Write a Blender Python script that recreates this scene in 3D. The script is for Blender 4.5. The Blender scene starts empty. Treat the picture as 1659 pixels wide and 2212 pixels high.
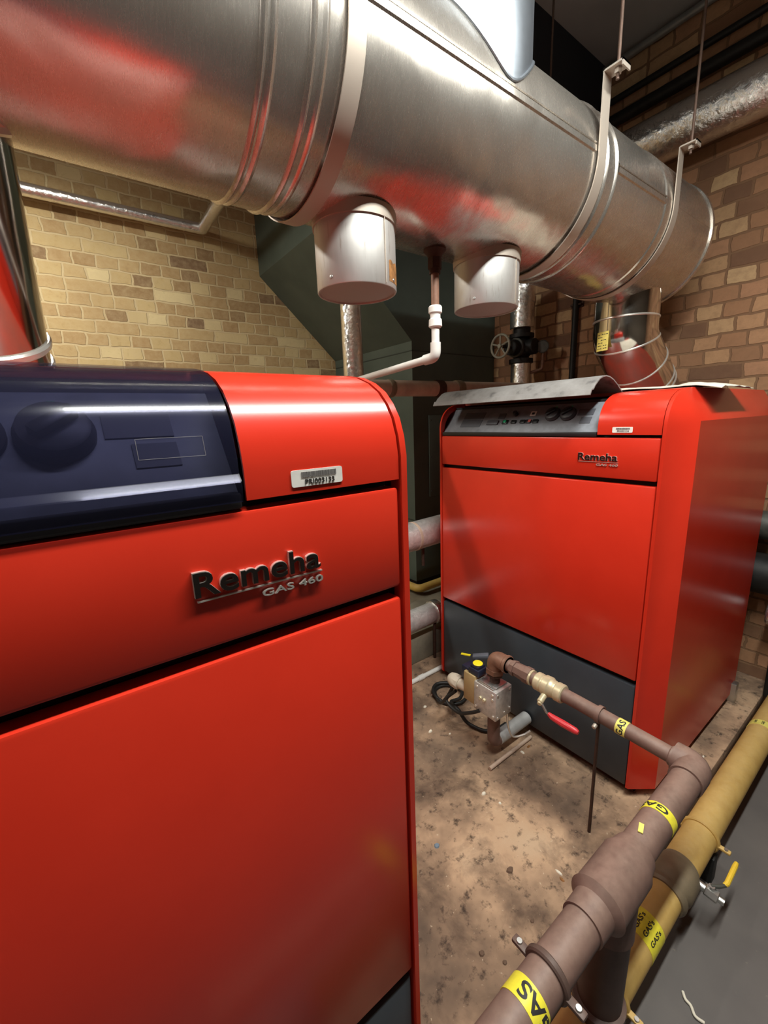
import bpy, bmesh, math, random
from mathutils import Vector, Matrix
random.seed(7)
S = bpy.context.scene
COL = S.collection
PI = math.pi

# ------------------------------------------------------------------ camera
def set_camera():
    f, yaw, pit, rol = 894.91, .62867, .216914, -.0375745      # px at 1659 wide, radians
    fw = Vector((math.sin(yaw)*math.cos(pit), math.cos(yaw)*math.cos(pit), -math.sin(pit)))
    r = Vector((math.cos(yaw), -math.sin(yaw), 0)); u = r.cross(fw)
    r2 = r*math.cos(rol) + u*math.sin(rol); u2 = -r*math.sin(rol) + u*math.cos(rol)
    cd = bpy.data.cameras.new('camera'); c = bpy.data.objects.new('camera', cd); COL.objects.link(c)
    m = Matrix((r2, u2, -fw)).transposed().to_4x4(); m.translation = (0, 0, 1.42)
    c.matrix_world = m
    cd.sensor_fit = 'HORIZONTAL'; cd.sensor_width = 36; cd.lens = 36*f/1659
    cd.clip_start = .02
    S.camera = c
set_camera()

# ------------------------------------------------------------------ world, exposure, lights
S.view_settings.view_transform = 'Standard'; S.view_settings.look = 'None'
S.view_settings.exposure = 0.28; S.view_settings.gamma = 1; S.view_settings.use_curve_mapping = False
w = bpy.data.worlds.new('world'); S.world = w; w.use_nodes = True
w.node_tree.nodes['Background'].inputs[0].default_value = (.5, .5, .5, 1)
w.node_tree.nodes['Background'].inputs[1].default_value = .02
# main strip light, then two unseen fill strips: (x, y, z, length, watts, colour)
STRIPS = [(.74, .09, 2.76, 1.5, 54, (.98, 1, .95)),
          (-1.9, .25, 3.15, 1.5, 15, (1, .96, .90)),  # unseen fill added to brighten the right boiler's front
          (-.55, 2.30, 2.90, 1.5, 36, (1, .96, .86))]  # unseen fill brightening the yellow wall and the pipes behind the duct
for (x, y, z, ln, wt, colr) in STRIPS:
    ld = bpy.data.lights.new('strip_light', 'AREA'); ld.shape = 'RECTANGLE'
    ld.size = ln; ld.size_y = .09; ld.energy = wt; ld.color = colr
    lo = bpy.data.objects.new('strip_light', ld); COL.objects.link(lo); lo.location = (x, y, z - .045)

# ------------------------------------------------------------------ materials
MATS = {}
def srgb(r, g, b):
    f = lambda c: (c/255/12.92) if c/255 <= .04045 else ((c/255+.055)/1.055)**2.4
    return (f(r), f(g), f(b), 1)
class NT:
    def __init__(s, name):
        s.m = bpy.data.materials.new(name); s.m.use_nodes = True; s.t = s.m.node_tree
        s.b = s.t.nodes['Principled BSDF']; MATS[name] = s.m
    def n(s, ty, **k):
        nd = s.t.nodes.new(ty)
        for a, v in k.items(): setattr(nd, a, v)
        return nd
    def l(s, a, b): s.t.links.new(a, b)
    def coords(s, scale=(1, 1, 1)):
        tc = s.n('ShaderNodeTexCoord'); mp = s.n('ShaderNodeMapping')
        mp.inputs['Scale'].default_value = scale
        s.l(tc.outputs['Object'], mp.inputs['Vector']); return mp.outputs[0]
    def noise(s, vec, scale, detail=4, rough=.55, dist=0):
        nd = s.n('ShaderNodeTexNoise'); nd.inputs['Scale'].default_value = scale
        nd.inputs['Detail'].default_value = detail; nd.inputs['Roughness'].default_value = rough
        nd.inputs['Distortion'].default_value = dist
        s.l(vec, nd.inputs['Vector']); return nd.outputs['Fac']
    def ramp(s, fac, stops, interp='LINEAR'):
        r = s.n('ShaderNodeValToRGB'); e = r.color_ramp; e.interpolation = interp
        while len(e.elements) < len(stops): e.elements.new(.5)
        for el, (p, c) in zip(e.elements, stops):
            el.position = p; el.color = c if len(c) == 4 else (*c, 1)
        s.l(fac, r.inputs[0]); return r.outputs[0]
    def mix(s, fac, a, b, mode='MIX'):
        m = s.n('ShaderNodeMix', data_type='RGBA', blend_type=mode)
        for v, i in ((fac, 0), (a, 6), (b, 7)):
            if hasattr(v, 'node'): s.l(v, m.inputs[i])
            else: m.inputs[i].default_value = v
        return m.outputs[2]
    def bump(s, h, strength, dist=.01):
        b = s.n('ShaderNodeBump'); b.inputs['Strength'].default_value = strength; b.inputs['Distance'].default_value = dist
        s.l(h, b.inputs['Height']); s.l(b.outputs[0], s.b.inputs['Normal']); return b
    def set(s, **k):
        for a, v in k.items():
            i = s.b.inputs[a.replace('_', ' ')]
            if hasattr(v, 'node'): s.l(v, i)
            else: i.default_value = v
        return s
G = lambda v: (v, v, v, 1)

def simple(name, col, rough=.5, metal=0, var=.0, vscale=20, bump=0, coat=0, spec=.5):
    m = NT(name); m.set(Roughness=rough, Metallic=metal)
    m.b.inputs['Specular IOR Level'].default_value = spec
    if coat: m.set(Coat_Weight=coat, Coat_Roughness=.12)
    if var:
        v = m.coords(); f = m.noise(v, vscale, 5)
        d = tuple(c*(1-var) for c in col[:3])+(1,); u = tuple(min(1, c*(1+var)) for c in col[:3])+(1,)
        m.set(Base_Color=m.ramp(f, [(.3, d), (.7, u)]))
        if bump: m.bump(f, bump, .003)
    else: m.set(Base_Color=col)
    return m

# enamelled boiler red
m = NT('red_enamel'); v = m.coords()
f = m.noise(v, 6, 4)
m.set(Base_Color=m.ramp(f, [(.3, (.54, .026, .011)), (.7, (.59, .030, .013))]), Roughness=.24)
fb = m.noise(v, 260, 2); m.bump(fb, .02, .001)
m = NT('dusty_red'); v = m.coords(); f = m.noise(v, 7, 5)
m.set(Base_Color=m.ramp(f, [(.3, (.20, .050, .035)), (.7, (.34, .040, .022))]), Roughness=.42)
simple('slate_enamel', srgb(54, 60, 66), .38, 0, .12, 8)
simple('dark_inside', (.008, .008, .008, 1), .7)
simple('black_plastic', (.012, .012, .013, 1), .35)
simple('console_grey', srgb(112, 116, 122), .45, 0, .2, 30)
simple('dial_grey', srgb(58, 58, 62), .45, 0, .2, 40)
simple('console_patch', srgb(76, 78, 84), .5)
simple('green_lamp', (.02, .45, .2, 1), .3)
simple('pale_mark', srgb(225, 225, 225), .5)
simple('red_mark', srgb(190, 90, 80), .5)
simple('letter_black', (.010, .007, .006, 1), .3)
simple('chrome', (.82, .80, .74, 1), .28, .75)
simple('sticker_white', srgb(232, 228, 220), .5, 0, .05, 60)
simple('ink', (.02, .02, .02, 1), .6)
simple('barcode_grey', srgb(110, 106, 104), .6)
# smoked lid: dark tinted plastic that lets the dials show faintly
m = NT('smoked_lid'); m.set(Base_Color=(.016, .017, .036, 1), Roughness=.13, Coat_Weight=.3)
v = m.coords((2, 60, 60)); fr = m.noise(v, 3, 3)
rr = m.n('ShaderNodeMapRange'); rr.inputs[3].default_value = .09; rr.inputs[4].default_value = .2
m.l(fr, rr.inputs[0]); m.l(rr.outputs[0], m.b.inputs['Roughness'])
tr = m.n('ShaderNodeBsdfTransparent'); tr.inputs[0].default_value = (.70, .70, .82, 1)
mx = m.n('ShaderNodeMixShader'); mx.inputs[0].default_value = .36
out = m.t.nodes['Material Output']
m.l(tr.outputs[0], mx.inputs[1]); m.l(m.b.outputs[0], mx.inputs[2]); m.l(mx.outputs[0], out.inputs[0])
m = NT('dusty_lid'); v = m.coords(); f = m.noise(v, 14, 6, .6)
m.set(Base_Color=m.ramp(f, [(.30, (.05, .045, .05)), (.48, (.22, .21, .20)), (.75, (.30, .29, .28))]), Roughness=.55)

# stainless sheet, faint brushing round the barrel and shallow dents
def steel(name, col, r0, r1, dent=.25, scale=(1, 1, 1), streak=0, metal=1.0):
    m = NT(name); v = m.coords(); vs = m.coords(scale)
    f = m.noise(vs, 30, 5, .6); f2 = m.noise(v, 3.0, 2.5, .5, .3)
    d = tuple(c*.95 for c in col)
    base = m.ramp(f, [(.25, d), (.75, col)])
    if streak:
        vz = m.coords((9, 9, .9)); fs = m.noise(vz, 12, 5, .65)
        base = m.mix(m.ramp(fs, [(.60, G(0)), (.72, G(streak))]), base, (.25, .17, .11, 1))
    m.set(Base_Color=base, Metallic=metal)
    rr = m.n('ShaderNodeMapRange'); rr.inputs[3].default_value = r0; rr.inputs[4].default_value = r1
    m.l(f, rr.inputs[0]); m.l(rr.outputs[0], m.b.inputs['Roughness'])
    m.bump(f2, dent, .06)
    return m
steel('duct_steel', (.58, .535, .48), .24, .30, .36, (14, 1.5, 1.5), metal=.88)
steel('riser_steel', (.36, .395, .44), .36, .46, .18, (1.5, 1.5, 12))
steel('stub_steel', (.60, .585, .56), .42, .56, .1, (10, 10, 1), streak=.55, metal=.75)
steel('stub_cap', (.52, .46, .42), .45, .6, .1, metal=.7)
steel('flue_steel', (.70, .67, .63), .09, .16, .10, (3, 3, 3))
steel('strap_steel', (.52, .45, .38), .45, .6, .1, (20, 20, 20), metal=.6)
m = steel('galvanised', (.60, .60, .58), .35, .5, .1, (6, 6, 6))
# crinkled foil lagging
m = NT('foil'); v = m.coords(); f = m.noise(v, 38, 5, .6, .6)
m.set(Base_Color=(.86, .85, .83, 1), Metallic=.95, Roughness=.2); m.bump(f, .45, .010)
m = NT('dull_foil'); v = m.coords(); f = m.noise(v, 30, 5, .6, .5)
m.set(Base_Color=m.ramp(f, [(.3, (.52, .50, .48)), (.7, (.74, .72, .69))]), Metallic=.5, Roughness=.34); m.bump(f, .5, .01)

def brick(name, axes, stops, mortar, dirt, bw, sq, sqf, wobble):
    m = NT(name); tc = m.n('ShaderNodeTexCoord'); sp = m.n('ShaderNodeSeparateXYZ'); cb = m.n('ShaderNodeCombineXYZ')
    m.l(tc.outputs['Object'], sp.inputs[0])
    m.l(sp.outputs[axes[0]], cb.inputs[0]); m.l(sp.outputs[axes[1]], cb.inputs[1])
    base = cb.outputs[0]
    wob = m.n('ShaderNodeTexNoise'); wob.inputs['Scale'].default_value = 13; wob.inputs['Detail'].default_value = 5
    m.l(base, wob.inputs['Vector'])
    off = m.n('ShaderNodeVectorMath', operation='MULTIPLY_ADD')
    m.l(wob.outputs['Color'], off.inputs[0]); off.inputs[1].default_value = wobble; m.l(base, off.inputs[2])
    br = m.n('ShaderNodeTexBrick'); br.offset = .5; br.squash = sq; br.squash_frequency = sqf
    br.inputs['Color1'].default_value = G(0); br.inputs['Color2'].default_value = G(1); br.inputs['Mortar'].default_value = G(.5)
    br.inputs['Scale'].default_value = 1; br.inputs['Mortar Size'].default_value = .0065; br.inputs['Mortar Smooth'].default_value = .35
    br.inputs['Brick Width'].default_value = bw; br.inputs['Row Height'].default_value = .075
    m.l(off.outputs[0], br.inputs['Vector'])
    col = m.ramp(br.outputs['Color'], stops)
    f = m.noise(base, 26, 6, .65); fl = m.noise(base, 1.3, 3)
    col = m.mix(m.ramp(f, [(.42, G(0)), (.75, G(.5))]), col, mortar)
    col = m.mix(m.ramp(f, [(.25, G(.35)), (.42, G(0))]), col, dirt)
    col = m.mix(br.outputs['Fac'], col, mortar)
    col = m.mix(m.ramp(fl, [(.45, G(0)), (.75, G(.35))]), col, dirt)
    m.set(Base_Color=col, Roughness=.85)
    inv = m.n('ShaderNodeMath', operation='MULTIPLY_ADD'); inv.inputs[1].default_value = -1; inv.inputs[2].default_value = 1
    m.l(br.outputs['Fac'], inv.inputs[0])
    ad = m.n('ShaderNodeMath', operation='MULTIPLY_ADD'); ad.inputs[1].default_value = .5
    m.l(f, ad.inputs[0]); m.l(inv.outputs[0], ad.inputs[2])
    m.bump(ad.outputs[0], .6, .008)
brick('brick_yellow', (0, 2), [(0, srgb(126, 100, 74)), (.08, srgb(152, 124, 84)), (.16, srgb(168, 138, 94)), (.5, srgb(180, 152, 106)), (.8, srgb(192, 168, 118)), (1, srgb(216, 198, 150))],
      srgb(200, 180, 138), srgb(132, 104, 70), .118, 2.0, 3, (.034, .022, 0))
brick('brick_brown', (1, 2), [(0, srgb(110, 78, 58)), (.3, srgb(166, 122, 88)), (.6, srgb(184, 136, 102)), (.85, srgb(188, 146, 106)), (1, srgb(206, 172, 128))],
      srgb(134, 100, 72), srgb(112, 82, 58), .116, 2.0, 7, (.034, .020, 0))

# dirty concrete of the boiler base
m = NT('dirty_concrete'); v = m.coords()
f1 = m.noise(v, 2.2, 5, .6); f2 = m.noise(v, 22, 8, .7); f3 = m.noise(v, 70, 4, .6); f4 = m.noise(v, 5.5, 6, .65, .4)
col = m.ramp(f1, [(.32, srgb(92, 76, 64)), (.46, srgb(142, 116, 94)), (.58, srgb(198, 164, 132)), (.8, srgb(208, 182, 152))])
col = m.mix(m.ramp(f4, [(.48, G(0)), (.68, G(.8))]), col, srgb(84, 66, 54))
col = m.mix(m.ramp(f2, [(.34, G(.9)), (.46, G(0))]), col, srgb(58, 44, 36))
col = m.mix(m.ramp(f3, [(.66, G(0)), (.72, G(.7))]), col, srgb(216, 196, 168))
m.set(Base_Color=col, Roughness=.9); m.bump(f2, .45, .01)
m = NT('grey_floor_paint'); v = m.coords(); f1 = m.noise(v, 3, 5); f2 = m.noise(v, 40, 5, .6)
col = m.ramp(f1, [(.3, srgb(84, 80, 78)), (.7, srgb(104, 98, 94))])
col = m.mix(m.ramp(f2, [(.66, G(0)), (.76, G(.5))]), col, srgb(150, 138, 124))
m.set(Base_Color=col, Roughness=.6)
m = NT('kerb_concrete'); v = m.coords(); f1 = m.noise(v, 6, 6)
m.set(Base_Color=m.ramp(f1, [(.3, srgb(104, 98, 84)), (.7, srgb(146, 138, 118))]), Roughness=.9)
simple('ceiling_paint', srgb(176, 172, 168), .9, 0, .08, 3)
simple('plain_wall', srgb(96, 88, 76), .9, 0, .08, 3)
simple('dark_beam_paint', srgb(36, 36, 40), .8)
m = NT('green_duct_paint'); v = m.coords(); f1 = m.noise(v, 3.5, 6); f2 = m.noise(v, 45, 5)
col = m.ramp(f1, [(.3, srgb(70, 82, 74)), (.7, srgb(86, 97, 88))])
col = m.mix(m.ramp(f2, [(.70, G(0)), (.78, G(.35))]), col, srgb(126, 132, 122))
m.set(Base_Color=col, Roughness=.5)
simple('green_edge_paint', srgb(54, 62, 56), .6)
def pipe_paint(name, a, b, dust, rough=.55):
    m = NT(name); v = m.coords(); f = m.noise(v, 16, 6, .6); f2 = m.noise(v, 60, 4)
    col = m.ramp(f, [(.3, a), (.7, b)])
    g = m.n('ShaderNodeNewGeometry'); s = m.n('ShaderNodeSeparateXYZ'); m.l(g.outputs['Normal'], s.inputs[0])
    mu = m.n('ShaderNodeMath', operation='MULTIPLY'); m.l(m.ramp(s.outputs[2], [(.3, G(0)), (1, G(.45))]), mu.inputs[0]); m.l(f2, mu.inputs[1])
    m.set(Base_Color=m.mix(mu.outputs[0], col, dust), Roughness=rough); m.bump(f2, .15, .002)
pipe_paint('brown_pipe_paint', srgb(98, 74, 66), srgb(120, 92, 82), srgb(180, 156, 138))
pipe_paint('dark_brown_paint', srgb(70, 52, 46), srgb(88, 66, 58), srgb(130, 110, 98))
pipe_paint('yellow_pipe_paint', srgb(184, 146, 74), srgb(206, 170, 96), srgb(206, 184, 138))
pipe_paint('ochre_pipe_paint', srgb(190, 158, 70), srgb(212, 180, 92), srgb(200, 180, 130))
pipe_paint('grey_fitting', srgb(104, 92, 74), srgb(128, 112, 88), srgb(150, 136, 112))
pipe_paint('beige_lagging', srgb(168, 142, 126), srgb(194, 170, 150), srgb(200, 180, 160))
simple('brass_fitting', srgb(206, 194, 160), .38, .3, .12, 40)
simple('copper_brown', srgb(126, 92, 74), .5, .15, .25, 30)
simple('rust_dark', srgb(66, 44, 34), .7, .2, .3, 40)
simple('white_plastic', srgb(228, 226, 220), .35, 0, .04, 30)
simple('cream_plastic', srgb(206, 196, 176), .5, 0, .08, 30)
simple('tan_plastic', srgb(178, 154, 108), .5, 0, .08, 30)
simple('blue_black', srgb(34, 40, 58), .4)
simple('yellow_disc', srgb(236, 220, 40), .45)
simple('grey_handle', srgb(92, 98, 106), .5)
simple('alloy', (.62, .60, .57, 1), .42, .55, .16, 60, .1)
simple('rubber', (.012, .011, .010, 1), .55)
simple('red_lever', srgb(206, 52, 58), .4)
simple('yellow_lever', srgb(226, 188, 56), .45)
simple('tape_yellow', srgb(226, 214, 62), .45, 0, .1, 80)
simple('tape_pale', srgb(226, 216, 110), .5, 0, .1, 80)
simple('iron_black', (.016, .015, .014, 1), .55, .3, .3, 30)
simple('iron_grey', srgb(84, 84, 78), .5, .3, .25, 30)
simple('pale_wheel', srgb(150, 148, 134), .55, .2, .15, 40)
simple('dark_hanger_rod', srgb(96, 74, 62), .6, .3, .2, 60)
simple('conduit_grey', srgb(150, 150, 146), .45, .5, .1, 30)
simple('silver_paint', srgb(176, 176, 174), .5, .2, .12, 30)
simple('paper', srgb(214, 206, 190), .8, 0, .08, 30)
simple('label_yellow', srgb(224, 204, 106), .6, 0, .12, 60)
simple('rust_patch', srgb(150, 104, 60), .6, .2, .45, 70)
simple('paint_flake', srgb(226, 218, 200), .8)
simple('blue_flake', srgb(120, 136, 150), .8)
simple('brown_flake', srgb(104, 82, 66), .9)
m = NT('tube_glow'); m.set(Base_Color=(.9, .9, .9, 1), Emission_Color=(1, .97, .9, 1), Emission_Strength=11.0)
simple('fixture_white', srgb(220, 220, 215), .5)

# ------------------------------------------------------------------ mesh helpers
class MB:
    def __init__(s): s.bm = bmesh.new()
    def merge(s, fn):
        t = bmesh.new(); fn(t); me = bpy.data.meshes.new('tmp'); t.to_mesh(me); t.free()
        s.bm.from_mesh(me); bpy.data.meshes.remove(me); return s
    def box(s, x0, x1, y0, y1, z0, z1, bev=0, seg=2):
        def f(t):
            bmesh.ops.create_cube(t, size=1)
            for v in t.verts:
                v.co = Vector(((x0+x1)/2+v.co.x*(x1-x0), (y0+y1)/2+v.co.y*(y1-y0), (z0+z1)/2+v.co.z*(z1-z0)))
            if bev: bmesh.ops.bevel(t, geom=t.edges[:], offset=bev, segments=seg, profile=.5, affect='EDGES')
        return s.merge(f)
    def obox(s, c, ax, ay, az, hx, hy, hz, bev=0):          # oriented box
        def f(t):
            bmesh.ops.create_cube(t, size=2)
            for v in t.verts: v.co = Vector((v.co.x*hx, v.co.y*hy, v.co.z*hz))
            if bev: bmesh.ops.bevel(t, geom=t.edges[:], offset=bev, segments=2, profile=.5, affect='EDGES')
            M = Matrix((Vector(ax).normalized(), Vector(ay).normalized(), Vector(az).normalized())).transposed()
            for v in t.verts: v.co = M @ v.co + Vector(c)
        return s.merge(f)
    def faces(s, verts, faces):
        vs = [s.bm.verts.new(v) for v in verts]
        for f in faces:
            try: s.bm.faces.new([vs[i] for i in f])
            except ValueError: pass
        return s
    def lathe(s, p0, d, prof, seg=32, closed=False):
        """prof: (distance along d, radius)."""
        d = Vector(d).normalized(); a = Vector((0, 0, 1)) if abs(d.z) < .9 else Vector((1, 0, 0))
        u = d.cross(a).normalized(); v = d.cross(u)
        p0 = Vector(p0); rings = []
        for (t, r) in prof:
            if r < 1e-6: rings.append([s.bm.verts.new(p0+d*t)])
            else: rings.append([s.bm.verts.new(p0+d*t+(u*math.cos(2*PI*k/seg)+v*math.sin(2*PI*k/seg))*r) for k in range(seg)])
        pairs = list(zip(rings[:-1], rings[1:]))
        if closed: pairs.append((rings[-1], rings[0]))
        for A, B in pairs:
            for k in range(seg):
                j = (k+1) % seg
                q = [A[k % len(A)], A[j % len(A)], B[j % len(B)], B[k % len(B)]]
                q = list(dict.fromkeys(q))
                if len(q) > 2: s.bm.faces.new(q)
        return s
    def cyl(s, p0, p1, r, seg=24, bev=0, r1=None):
        p0 = Vector(p0); p1 = Vector(p1); L = (p1-p0).length; r1 = r if r1 is None else r1
        b = min(bev, L/3)
        pr = [(0, 0), (0, r-b)] + ([(b, r)] if b else []) + ([(L-b, r1)] if b else []) + [(L, r1-b), (L, 0)]
        return s.lathe(p0, p1-p0, pr, seg)
    def tube(s, pts, r, seg=20, cap=True):
        pts = [Vector(p) for p in pts]; n = len(pts); rings = []
        t0 = (pts[1]-pts[0]).normalized(); a = Vector((0, 0, 1)) if abs(t0.z) < .9 else Vector((1, 0, 0))
        u = t0.cross(a).normalized()
        for i, p in enumerate(pts):
            t = ((pts[min(i+1, n-1)]-p).normalized() + (p-pts[max(i-1, 0)]).normalized())
            t = t.normalized() if t.length > 1e-9 else t0
            u = (u-t*u.dot(t)).normalized(); v = t.cross(u)
            rr = r[i] if isinstance(r, (list, tuple)) else r
            rings.append([s.bm.verts.new(p+(u*math.cos(2*PI*k/seg)+v*math.sin(2*PI*k/seg))*rr) for k in range(seg)])
        for A, B in zip(rings[:-1], rings[1:]):
            for k in range(seg):
                s.bm.faces.new((A[k], A[(k+1) % seg], B[(k+1) % seg], B[k]))
        if cap: s.bm.faces.new(rings[0][::-1]); s.bm.faces.new(rings[-1])
        return s
    def strip(s, path, x0, x1, th):
        """flat band: path of (y, z) extruded from x0 to x1 with a thickness outwards."""
        n = len(path); P = [Vector((0, a, b)) for a, b in path]; rows = []
        for i in range(n):
            t = (P[min(i+1, n-1)]-P[max(i-1, 0)]).normalized(); nn = Vector((0, t.z, -t.y))
            q = P[i]+nn*th
            rows.append([s.bm.verts.new((x, c.y, c.z)) for x, c in ((x0, P[i]), (x1, P[i]), (x1, q), (x0, q))])
        for A, B in zip(rows[:-1], rows[1:]):
            for k in range(4): s.bm.faces.new((A[k], A[(k+1) % 4], B[(k+1) % 4], B[k]))
        s.bm.faces.new(rows[0]); s.bm.faces.new(rows[-1][::-1]); return s
    def prism(s, poly, f, a, b):
        """poly of 2-d points, f(p, t) -> 3-d point, from t=a to t=b."""
        A = [s.bm.verts.new(f(p, a)) for p in poly]; B = [s.bm.verts.new(f(p, b)) for p in poly]; n = len(poly)
        for k in range(n): s.bm.faces.new((A[k], A[(k+1) % n], B[(k+1) % n], B[k]))
        s.bm.faces.new(A[::-1]); s.bm.faces.new(B); return s

def bend(pts, rad, n=7):
    """polyline with rounded corners."""
    P = [Vector(p) for p in pts]; out = [P[0]]
    for i in range(1, len(P)-1):
        a = (P[i-1]-P[i]).normalized(); b = (P[i+1]-P[i]).normalized()
        ang = a.angle(b); t = min(rad/math.tan(ang/2), (P[i-1]-P[i]).length*.49, (P[i+1]-P[i]).length*.49)
        p0 = P[i]+a*t; p1 = P[i]+b*t
        for k in range(n+1):
            q = k/n; out.append(p0*(1-q)**2 + P[i]*2*q*(1-q) + p1*q*q)
    out.append(P[-1]); return out

def smooth_path(ctrl, n=8):
    P = [Vector(p) for p in ctrl]; P = [P[0]]+P+[P[-1]]; out = []
    for i in range(1, len(P)-2):
        for k in range(n):
            t = k/n; a, b, c, d = P[i-1], P[i], P[i+1], P[i+2]
            out.append(.5*((2*b)+(c-a)*t+(2*a-5*b+4*c-d)*t*t+(3*b-a-3*c+d)*t**3))
    out.append(P[-2]); return out

def worldloc(o):
    v = Vector((0, 0, 0))
    while o: v += o.location; o = o.parent
    return v
def finish(me, angle=35):
    for p in me.polygons: p.use_smooth = True
    me.set_sharp_from_angle(angle=math.radians(angle))
def part(name, mb, mat, parent=None, angle=35, label=None, local=False):
    bmesh.ops.recalc_face_normals(mb.bm, faces=mb.bm.faces[:])
    me = bpy.data.meshes.new(name); 
    if parent and not local:
        off = worldloc(parent)
        for v in mb.bm.verts: v.co -= off
    mb.bm.to_mesh(me); mb.bm.free(); finish(me, angle)
    me.materials.append(MATS[mat])
    o = bpy.data.objects.new(name, me); COL.objects.link(o); o.parent = parent
    if label: o['label'] = label
    return o
def thing(name, label, cat, loc=(0, 0, 0), rz=0, group=None):
    o = bpy.data.objects.new(name, None); COL.objects.link(o); o.location = loc; o.rotation_euler = (0, 0, rz)
    o.empty_display_size = .05
    o['label'] = label; o['category'] = cat
    if group: o['group'] = group
    return o
def tag(o, label, cat, group=None):
    o['label'] = label; o['category'] = cat
    if group: o['group'] = group
    return o
def struct(name, mb, mat):
    o = part(name, mb, mat); o['kind'] = 'structure'; return o
def solo(name, mb, mat, label, cat, base, group=None, angle=35):
    """one-mesh thing with its origin at base."""
    base = Vector(base)
    for v in mb.bm.verts: v.co -= base
    o = part(name, mb, mat, None, angle); o.location = base
    return tag(o, label, cat, group)

def lettering(body, W, H, fmap, depth=.0006, bold=.0, slices=0, spacing=1.0):
    """flat text fitted to W x H, each vertex sent through fmap(u, v, w)."""
    cu = bpy.data.curves.new('txt', 'FONT'); cu.body = body; cu.size = 1; cu.extrude = .5; cu.offset = bold
    cu.resolution_u = 4; cu.space_character = spacing
    o = bpy.data.objects.new('txt', cu); COL.objects.link(o)
    dg = bpy.context.evaluated_depsgraph_get(); me = bpy.data.meshes.new_from_object(o.evaluated_get(dg))
    bpy.data.objects.remove(o); bpy.data.curves.remove(cu)
    mb = MB(); mb.bm.from_mesh(me); bpy.data.meshes.remove(me)
    xs = [v.co.x for v in mb.bm.verts]; ys = [v.co.y for v in mb.bm.verts]
    x0, x1, y0, y1 = min(xs), max(xs), min(ys), max(ys)
    for v in mb.bm.verts:
        v.co = Vector(((v.co.x-x0)/(x1-x0)*W, (v.co.y-y0)/(y1-y0)*H, (v.co.z+.5)*depth))
    for ax, L in ((0, W), (1, H)):
        for k in range(1, slices):
            n = Vector((1, 0, 0)) if ax == 0 else Vector((0, 1, 0))
            bmesh.ops.bisect_plane(mb.bm, geom=mb.bm.verts[:]+mb.bm.edges[:]+mb.bm.faces[:], plane_co=n*(L*k/slices), plane_no=n)
    for v in mb.bm.verts: v.co = Vector(fmap(v.co.x, v.co.y, v.co.z))
    return mb

# ------------------------------------------------------------------ the room
RX0, RX1, RY0, RY1, FZ, CZ = -2.6, 2.75, -2.3, 3.25, -.10, 3.33
struct('floor', MB().box(RX0-.1, RX1+.1, RY0-.1, RY1+.1, FZ-.1, FZ), 'grey_floor_paint')
struct('floor_plinth', MB().box(RX0, RX1, .375, RY1, FZ, 0, .006), 'dirty_concrete')
struct('ceiling', MB().box(RX0-.1, RX1+.1, RY0-.1, RY1+.1, CZ, CZ+.1), 'ceiling_paint')
struct('wall_left', MB().box(RX0-.1, RX1+.1, RY1, RY1+.1, FZ, CZ), 'brick_yellow')
struct('wall_right', MB().box(RX1, RX1+.1, RY0, RY1, FZ, CZ), 'brick_brown')
struct('wall_rear', MB().box(RX0-.1, RX1+.1, RY0-.1, RY0, FZ, CZ), 'plain_wall')
struct('wall_near', MB().box(RX0-.1, RX0, RY0, RY1, FZ, CZ), 'plain_wall')
struct('trim_1', MB().box(RX0, RX1, 1.49, 1.88, 2.86, CZ), 'dark_beam_paint')          # downstand beam
struct('trim_2', MB().box(.55, RX1, 1.70, RY1, 0, .17, .008), 'kerb_concrete')          # kerb under the green duct

# fittings for the main strip light and the two unseen fills
for i, (x, y, z, ln, wt, colr) in enumerate(STRIPS):
    t = thing('strip_light_fitting', ['white ceiling strip light in front of the big duct', 'unseen white fill strip light added behind the camera', 'unseen white fill strip light hanging behind the big duct'][i], 'light', (x, y, CZ))
    part('fixture_body', MB().box(x-ln/2, x+ln/2, y-.05, y+.05, z+.02, z+.085, .006), 'fixture_white', t)
    for sx in (-.5, .5):
        part('suspension_rod', MB().cyl((x+sx, y, z+.08), (x+sx, y, CZ), .005, 8), 'galvanised', t)
    for s in (-.03, .03):
        part('tube', MB().cyl((x-ln/2, y+s, z), (x+ln/2, y+s, z), .013, 12), 'tube_glow', t)

# ------------------------------------------------------------------ boilers
HP = [(0, 1.345), (0, 1.375), (.004, 1.400), (.012, 1.423), (.024, 1.441), (.040, 1.457), (.062, 1.470), (.090, 1.480), (.125, 1.486), (.17, 1.490)]
HW, OW, DEPTH, TOPZ = .484, .557, 1.0, 1.490
def shell(mb, u0, u1, prof, th):
    """curved sheet across the boiler: prof (v, z), thickness inwards."""
    n = len(prof); P = [Vector((a, b)) for a, b in prof]; inn = []
    for i in range(n):
        t = (P[min(i+1, n-1)]-P[max(i-1, 0)]).normalized(); inn.append(P[i]+Vector((t.y, -t.x))*th)
    poly = P + inn[::-1]
    A = [mb.bm.verts.new((u0, p.x, p.y)) for p in poly]; B = [mb.bm.verts.new((u1, p.x, p.y)) for p in poly]; N = len(poly)
    for k in range(N): mb.bm.faces.new((A[k], A[(k+1) % N], B[(k+1) % N], B[k]))
    for k in range(n-1):
        mb.bm.faces.new((A[k], A[k+1], A[N-2-k], A[N-1-k])); mb.bm.faces.new((B[k], B[k+1], B[N-2-k], B[N-1-k]))
    return mb
def hood_v(z):
    for (a, b), (c, d) in zip(HP[:-1], HP[1:]):
        if b <= z <= d: return a+(c-a)*(z-b)/(d-b) if d > b else a
    return .17

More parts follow.
